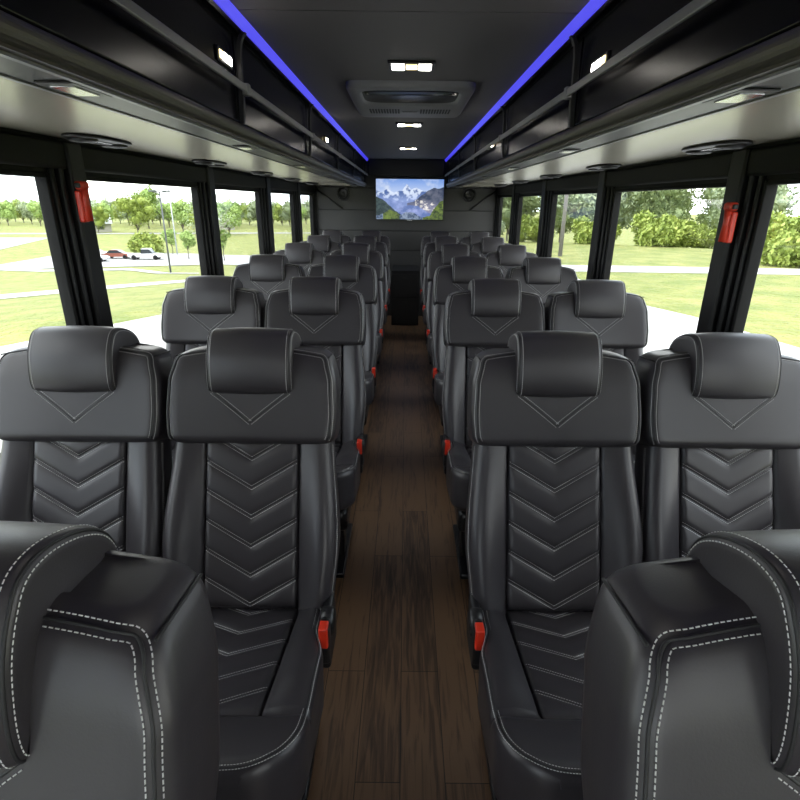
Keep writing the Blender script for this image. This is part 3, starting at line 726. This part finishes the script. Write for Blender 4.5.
# ------------------------------------------------------------------ the land outside
def hprof(r, P):
    for (a, b_), (c, d) in zip(P, P[1:]):
        if r <= c: return b_ + (d - b_) * (r - a) / (c - a)
    return P[-1][1]
PL = [(0, -.9), (12, -.9), (57, -5.9), (92, -8.3), (900, -8.3)]; PR = [(0, -.9), (33, -.9), (85, -5.5), (900, -6.5)]
def land(x, y):
    y = y / 1.12; r = hypot(x, y); t = min(1, max(0, .5 - x / max(r, 1) * 5)); t = t * t * (3 - 2 * t)
    return lerp(hprof(r, PR), hprof(r, PL), t)
radii = [0, 3, 6, 9, 11, 12, 13, 15, 18, 22, 26, 30, 33, 36, 40, 45, 50, 57, 64, 72, 80, 86, 92, 110, 140, 180, 240, 340, 500]
na = 180; rings = []
for r in radii[1:]: rings.append([(r * cos(2 * pi * k / na), 1.12 * r * sin(2 * pi * k / na), land(r * cos(2 * pi * k / na), 1.12 * r * sin(2 * pi * k / na))) for k in range(na)])
b = MB(); b.loft(rings, True, False, False); struct(b.build('ground', M['grass']))
def patch(name, pts_a, pts_b, m, lift=.05, nu=30, nv=6):
    """a paved strip between two edge polylines, lying on the land"""
    def along(P, t):
        q = t * (len(P) - 1); i = min(int(q), len(P) - 2); return [lerp(P[i][c], P[i + 1][c], q - i) for c in (0, 1)]
    rows = []
    for i in range(nu + 1):
        A = along(pts_a, i / nu); B = along(pts_b, i / nu); row = []
        for j in range(nv + 1):
            x, y = lerp(A[0], B[0], j / nv), 1.12 * lerp(A[1], B[1], j / nv); row.append((x, y, land(x, y) + lift))
        rows.append(row)
    b = MB(); b.loft(rows, False, False, False); return struct(b.build(name, m))
patch('road', [(-8.2, -25), (-7.2, 4), (-6.6, 7.5), (-5.2, 9.8), (-2.6, 14), (-1, 40)], [(7.5, -25), (7.0, 4), (6.8, 7.7), (6.4, 10), (5.8, 11.4), (4.5, 40)], M['concrete'])
patch('path', [(-26, 10.5), (-19.5, 14.5), (-15.4, 18.0), (-13.5, 20.6), (-11.6, 25.0), (-9, 34)], [(-29, 15.5), (-22.0, 19.0), (-17.8, 22.2), (-15.6, 25.0), (-13.2, 28.6), (-10.6, 36)], M['concrete'], .02)
patch('path', [(5.5, 17.7), (9, 17.6), (14.4, 17.4), (30, 17.0)], [(5.5, 19.6), (9, 19.5), (15.7, 19.1), (32, 18.8)], M['concrete'], .015)
patch('parking_lot', [(-62, 66), (-42, 66), (-34, 65), (-26, 66), (-14, 60)], [(-64, 94), (-56, 94), (-42, 94), (-34, 92), (-18, 90)], M['asphalt'], .07, 40, 16)
patch('parking_lot', [(-112, 88), (-95, 91), (-79, 93)], [(-128, 124), (-112, 127), (-93, 129)], M['asphalt'], .07)
patch('path', [(-75, 66), (-60, 68.5), (-45, 59.5), (-33, 57.5), (-18, 42)], [(-80, 70), (-62, 73), (-47, 63), (-34, 60.5), (-19, 44.5)], M['concrete'], .06)
patch('road', [(-125, 138), (-92, 144), (-66, 150), (-30, 158)], [(-130, 143), (-94, 149), (-67, 155), (-30, 163)], M['asphalt'], .07)

def blobs(rs, n, w, h, zc):
    out = []
    for i in range(n):
        a = rs.uniform(0, 2 * pi); q = sqrt(rs.random()); z = rs.uniform(-.5, .5)
        rr = w * .5 * q * (1 - abs(z) * .7); out.append((rr * cos(a), rr * sin(a), zc + z * h * .75, rs.uniform(.22, .36) * min(w, h)))
    return out
def tree_meshes(seed, w, h, trunk, leafmat, barkmat, nleaf, leaf, nb=12):
    rs = random.Random(seed); ch = h - trunk; bl = blobs(rs, nb, w * .72, ch * .72, trunk + ch * .5) if trunk > 0 else [(x, y, h * .36 + (z - h * .5) * .62, r) for x, y, z, r in blobs(rs, nb, w * .85, h * .8, h * .5)]
    t = MB()
    if trunk > 0:
        t.tube([(0, 0, -.2), (.02 * w, 0, trunk * .6), (0, .02 * w, trunk + ch * .4)], [.030 * h * .6, .022 * h * .6, .008 * h], 8)
        for i in range(5):
            x, y, z, r = bl[i]; t.tube([(0, 0, trunk * .8), (x * .5, y * .5, lerp(trunk, z, .6)), (x, y, z)], [.010 * h, .007 * h, .003 * h], 5)
    m = MB()
    for x, y, z, r in bl:                        # inner mass of each clump
        rings = []
        for i in range(1, 6):
            a = pi * i / 6; rings.append([(x + .62 * r * sin(a) * cos(2 * pi * k / 8), y + .62 * r * sin(a) * sin(2 * pi * k / 8), z - .58 * r * cos(a)) for k in range(8)])
        m.loft(rings)
    V = []; F = []
    for i in range(nleaf):
        x, y, z, r = bl[i % nb]
        d = Vector((rs.gauss(0, 1), rs.gauss(0, 1), rs.gauss(0, 1))).normalized(); p = Vector((x, y, z)) + d * r * rs.uniform(.6, 1.12)
        u = Vector((rs.gauss(0, 1), rs.gauss(0, 1), rs.gauss(0, 1))).normalized(); u = (u + d * .3).normalized(); v = u.orthogonal().normalized()
        L = leaf * rs.uniform(.6, 1.4); o = len(V)
        V += [p - u * L, p + v * L * .45, p + u * L, p - v * L * .45]; F.append((o, o + 1, o + 2, o + 3))
    m.add(V, F, 0, False)
    return t, m
def make_tree(name, seed, w, h, trunk, leafmat, barkmat=None, nleaf=1800, leaf=.35, nb=12):
    r = empty(name); t, m = tree_meshes(seed, w, h, trunk, leafmat, barkmat, nleaf, leaf, nb)
    if trunk > 0: t.build('trunk', M[barkmat or 'bark'], r)
    m.build('crown' if trunk > 0 else 'foliage', M[leafmat], r); return r
def plant(proto, x, y, sc, label, cat, group, rz=0, first=[]):
    o = proto if id(proto) not in first else copy_tree(proto); first.append(id(proto))
    y *= 1.12; o.location = (x, y, land(x, y)); o.scale = (sc, sc, sc); o.rotation_euler.z = rz; tag(o, label, cat, group); return o
yel = make_tree('tree', 11, 10, 10.5, 1.0, 'leaf_yellow'); mid = make_tree('tree', 12, 9, 12, 1.2, 'leaf_mid'); olv = make_tree('tree', 13, 9.5, 11, 1.0, 'leaf_grey')
rs = random.Random(5)
LG = 'trees beyond the parking lot'
TR = [(-82, 152, yel, 1.15, 'round yellow-green tree beyond the white pickup'), (-93, 150, yel, .85, 'small yellow-green tree beside the pale-roofed pavilion'), (-91, 176, mid, 1.42, 'tallest green tree behind the round yellow-green tree'),
      (-71, 158, mid, 1.0, 'green tree behind the tall lamp post'), (-128, 140, yel, .9, 'yellow-green tree beside the white shed'), (-52, 146, mid, 1.0, 'green tree beyond the bare pale-trunked tree'),
      (-61, 150, yel, .85, 'yellow-green tree beside the pale house')]
for x, y, pr, sc, lb in TR: plant(pr, x, y, sc, lb, 'tree', LG, rs.uniform(0, 6))
for i in range(46):                                 # the far tree line, two trees deep
    a = lerp(-.93, -.20, i / 45); y = 186 + 11 * (i % 4 * 3 % 4) + rs.uniform(-1, 1); x = a * y
    plant((mid, olv, yel, olv)[i % 4], x, y, rs.uniform(.86, 1.0), 'tree in the far tree line beyond the parking lot', 'tree', 'far tree line', rs.uniform(0, 6))
bsh = make_tree('bush', 21, 5.2, 3.2, 0, 'leaf_yellow', nleaf=2200, leaf=.22, nb=10)
plant(bsh, -49, 92, 1.55, 'round yellow-green bush behind the parked white pickup', 'bush', 'bushes in the field')
sml = make_tree('sapling', 22, 3.2, 4.6, 1.7, 'leaf_mid', nleaf=1200, leaf=.2, nb=8)
plant(sml, -44.3, 93, 1.0, 'small round-headed sapling beside the white utility pole', 'tree', 'saplings in the field'); plant(sml, -37.8, 85, 1.05, 'small round-headed sapling at the edge of the parking lot', 'tree', 'saplings in the field', 2)
plant(sml, -29, 78, 1.1, 'small sapling beyond the bare pale-trunked tree', 'tree', 'saplings in the field', 4)
# bare pale-trunked tree
r = empty('bare_tree', (-21.5, 61, land(-21.5, 61))); tag(r, 'thin pale-trunked tree with sparse leaves outside the third window', 'tree')
t = MB(); rs2 = random.Random(8); t.tube([(0, 0, -.2), (.1, 0, 3), (-.05, .1, 6), (.1, 0, 9.6)], [.19, .15, .10, .03], 8); tips = []
for i in range(26):
    z = rs2.uniform(2.2, 8.8); a = rs2.uniform(0, 2 * pi); L = (10.5 - z) * .38; e = (L * cos(a), L * sin(a), z + L * .75)
    t.tube([(0, 0, z), (e[0] * .5, e[1] * .5, z + L * .3), e], [.05, .03, .01], 5); tips.append(e)
t.build('trunk', M['pale_bark'], r); m = MB(); V = []; F = []
for i in range(900):
    e = tips[i % 26]; q = rs2.uniform(.4, 1.1); p = Vector((e[0] * q + rs2.gauss(0, .35), e[1] * q + rs2.gauss(0, .35), e[2] - (1 - q) * 1.2 + rs2.gauss(0, .35)))
    u = Vector((rs2.gauss(0, 1), rs2.gauss(0, 1), rs2.gauss(0, 1))).normalized(); v = u.orthogonal(); o = len(V); L = .10
    V += [p - u * L, p + v * L * .5, p + u * L, p - v * L * .5]; F.append((o, o + 1, o + 2, o + 3))
m.add(V, F, 0, False); m.build('leaves', M['leaf_grey'], r)
# hedge side
RG = 'bushes along the grass'
hb = make_tree('bush', 31, 4.6, 2.5, 0, 'leaf_yellow', nleaf=7000, leaf=.13, nb=14); hg = make_tree('bush', 32, 4.2, 3.0, 0, 'leaf_grey', nleaf=7000, leaf=.12, nb=13)
BS = [(11.9, 31.2, hb, .78, 'low yellow-green bush at the rear edge of the second window'), (15.6, 30.2, hb, .98, 'broad yellow-green bush in the middle of the second window'), (18.6, 31.5, hb, .8, 'low yellow-green bush beside the olive tree'),
      (18.3, 25.4, hg, .80, 'upright grey-green bush beside the red hammer pillar'), (16.6, 20.6, hb, .98, 'large yellow-green bush filling the foremost window'), (21.5, 21.5, hb, 1.15, 'yellow-green bush at the edge of the foremost window'),
      (8.4, 32.5, hb, .80, 'low yellow-green bush seen past the narrow window pillar'), (5.6, 36.5, hg, .8, 'low grey-green bush through the third window'), (3.2, 32.5, hb, .75, 'low yellow-green bush through the rearmost window'), (22.6, 29, hb, 1.1, 'yellow-green bush behind the foremost pillar')]
for x, y, pr, sc, lb in BS: plant(pr, x, y, sc, lb, 'bush', RG, rs.uniform(0, 6))
to = make_tree('tree', 41, 9, 9.2, 1.8, 'leaf_dark', nleaf=6000, leaf=.26, nb=16); tg = make_tree('tree', 42, 9, 10.0, 2.0, 'leaf_grey', nleaf=6000, leaf=.26, nb=16)
RT = [(24.5, 48, to, .80, 'olive tree behind the bushes in the middle of the second window'), (34, 50, tg, .92, 'grey-green tree behind the red hammer pillar'), (17.5, 50, tg, .85, 'grey-green tree at the rear edge of the second window'), (29, 60, tg, 1.0, 'tall grey-green tree behind the olive tree'),
      (42, 47, to, .85, 'olive tree behind the foremost window bushes'), (51, 43, tg, .9, 'grey-green tree at the edge of the foremost window'), (12, 58, to, .85, 'olive tree through the third window'), (4, 58, tg, .85, 'grey-green tree through the fourth window'),
      (20, 64, to, .95, 'tall olive tree on the skyline past the utility pole'), (40, 62, to, 1.05, 'tall olive tree on the skyline by the hammer pillar'), (52, 57, to, 1.0, 'tall olive tree seen through the foremost window'), (11, 71, tg, .95, 'grey-green tree behind the olive tree in the third window'), (30, 74, tg, 1.05, 'tall grey-green tree far behind the bushes')]
for x, y, pr, sc, lb in RT: plant(pr, x, y, sc, lb, 'tree', 'trees behind the bushes', rs.uniform(0, 6))

# poles
def pole(name, x, y, h, r0, m, label, arm=0, cat='lamp post'):
    y *= 1.12; r = tag(empty(name, (x, y, land(x, y))), label, cat)
    bb = MB(); bb.tube([(0, 0, -.3), (0, 0, h)], [r0, r0 * .75], 8); bb.build('pole', M[m], r)
    if arm:
        bb = MB(); bb.box(-arm, arm, -.05, .05, h - .08, h + .04); bb.build('crossarm', M[m], r)
        for k in (-1, 1): bb = MB(); bb.box(k * arm - .35, k * arm + .35, -.18, .18, h - .02, h + .14, 0, .04); bb.build('lamp_head', M[m], r)
    return r
pole('lamp_post', -24.7, 50.8, 8.0, .10, 'pole', 'tall dark lamp post with two heads by the parking lot', .7)
pole('utility_pole', -43, 92, 11.5, .13, 'roof', 'pale slim pole beside the small saplings', 0, 'utility pole')
pole('utility_pole', -54, 84, 5.0, .09, 'pole', 'short dark post at the edge of the parking lot near the cars', 0, 'post')
pole('utility_pole', 7.3, 23.1, 6.0, .10, 'wood_pole', 'weathered wooden pole on the grass outside the third window', 0, 'utility pole')

# parked cars (length along local x)
def car(name, x, y, rz, paint, label, kind):
    y *= 1.12; r = tag(empty(name, (x, y, land(x, y) + .07), rz), label, 'car' if kind != 'pickup' else 'pickup truck')
    if kind == 'pickup':
        low = [(-2.7, .45), (-2.7, .95), (-.55, 1.0), (1.0, 1.05), (2.5, .95), (2.7, .75), (2.7, .45)]; cab = [(-.6, 1.0), (-.45, 1.75), (.75, 1.78), (1.45, 1.05)]; wx = 1.75; wr = .40; hw = .92
    else:
        low = [(-2.3, .35), (-2.35, .75), (-1.6, .95), (1.0, .95), (2.1, .80), (2.3, .6), (2.3, .35)]; cab = [(-1.75, .93), (-1.0, 1.42), (.2, 1.45), (1.15, .93)]; wx = 1.4; wr = .33; hw = .86
    bb = MB(); bb.prism(low, -hw, hw, lambda u, v, w: (u, w, v)); bb.build('body', M[paint], r)
    bb = MB(); bb.prism(cab, -hw * .86, hw * .86, lambda u, v, w: (u, w, v)); cb = bb.build('cabin', M['dark_glass'], r)
    rf = [(cab[1][0] - .05, cab[1][1] - .02), (cab[1][0], cab[1][1] + .05), (cab[2][0], cab[2][1] + .05), (cab[2][0] + .08, cab[2][1] - .04)]
    bb = MB(); bb.prism(rf, -hw * .87, hw * .87, lambda u, v, w: (u, w, v)); bb.build('roof', M[paint], r)
    for sx_ in (-1, 1):
        for sy in (-1, 1):
            bb = MB(); bb.lathe([(wr * .6, -.11), (wr, -.10), (wr, .10), (wr * .6, .11)], 16, xf=lambda p: (sx_ * wx + p[0], sy * (hw - .08) + p[2], wr + p[1])); bb.build('wheel', M['rubber'], r)
car('pickup_truck', -44.4, 83.5, .12, 'white_paint', 'white pickup truck parked beside the tall lamp post', 'pickup')
car('car', -49.8, 84.5, .10, 'car_red', 'brown-red car parked between the white pickup and a pale car', 'sedan')
car('car', -51.3, 80.0, .15, 'car_silver', 'pale silver car parked beside the brown-red car', 'sedan')
car('car', -54.5, 86.0, .1, 'white_paint', 'white car parked behind the pale silver car', 'sedan')
def building(name, x, y, rz, w, d, h, roofh, label, cat):
    y *= 1.12; r = tag(empty(name, (x, y, land(x, y)), rz), label, cat)
    bb = MB(); bb.box(-w / 2, w / 2, -d / 2, d / 2, -.3, h); bb.build('walls', M['siding'], r)
    bb = MB(); bb.prism([(-d / 2 - .4, h), (0, h + roofh), (d / 2 + .4, h), (d / 2 + .4, h - .2), (-d / 2 - .4, h - .2)], -w / 2 - .4, w / 2 + .4, lambda u, v, q: (q, u, v)); bb.build('roof', M['roof'], r)
    for k in (-1, 1): bb = MB(); bb.box(k * w * .25 - .7, k * w * .25 + .7, -d / 2 - .05, -d / 2 + .05, .8, 2.0); bb.build('window', M['dark_glass'], r)
building('pavilion', -99, 156, .55, 11, 7, 2.6, 2.4, 'low pavilion with a pale roof among the trees', 'building')
building('shed', -137, 158, .7, 9, 6, 2.2, 1.6, 'white shed seen through the foremost window', 'shed')
building('house', -67, 175, .4, 12, 8, 3.2, 3.0, 'pale house behind the trees near the second pillar', 'house')
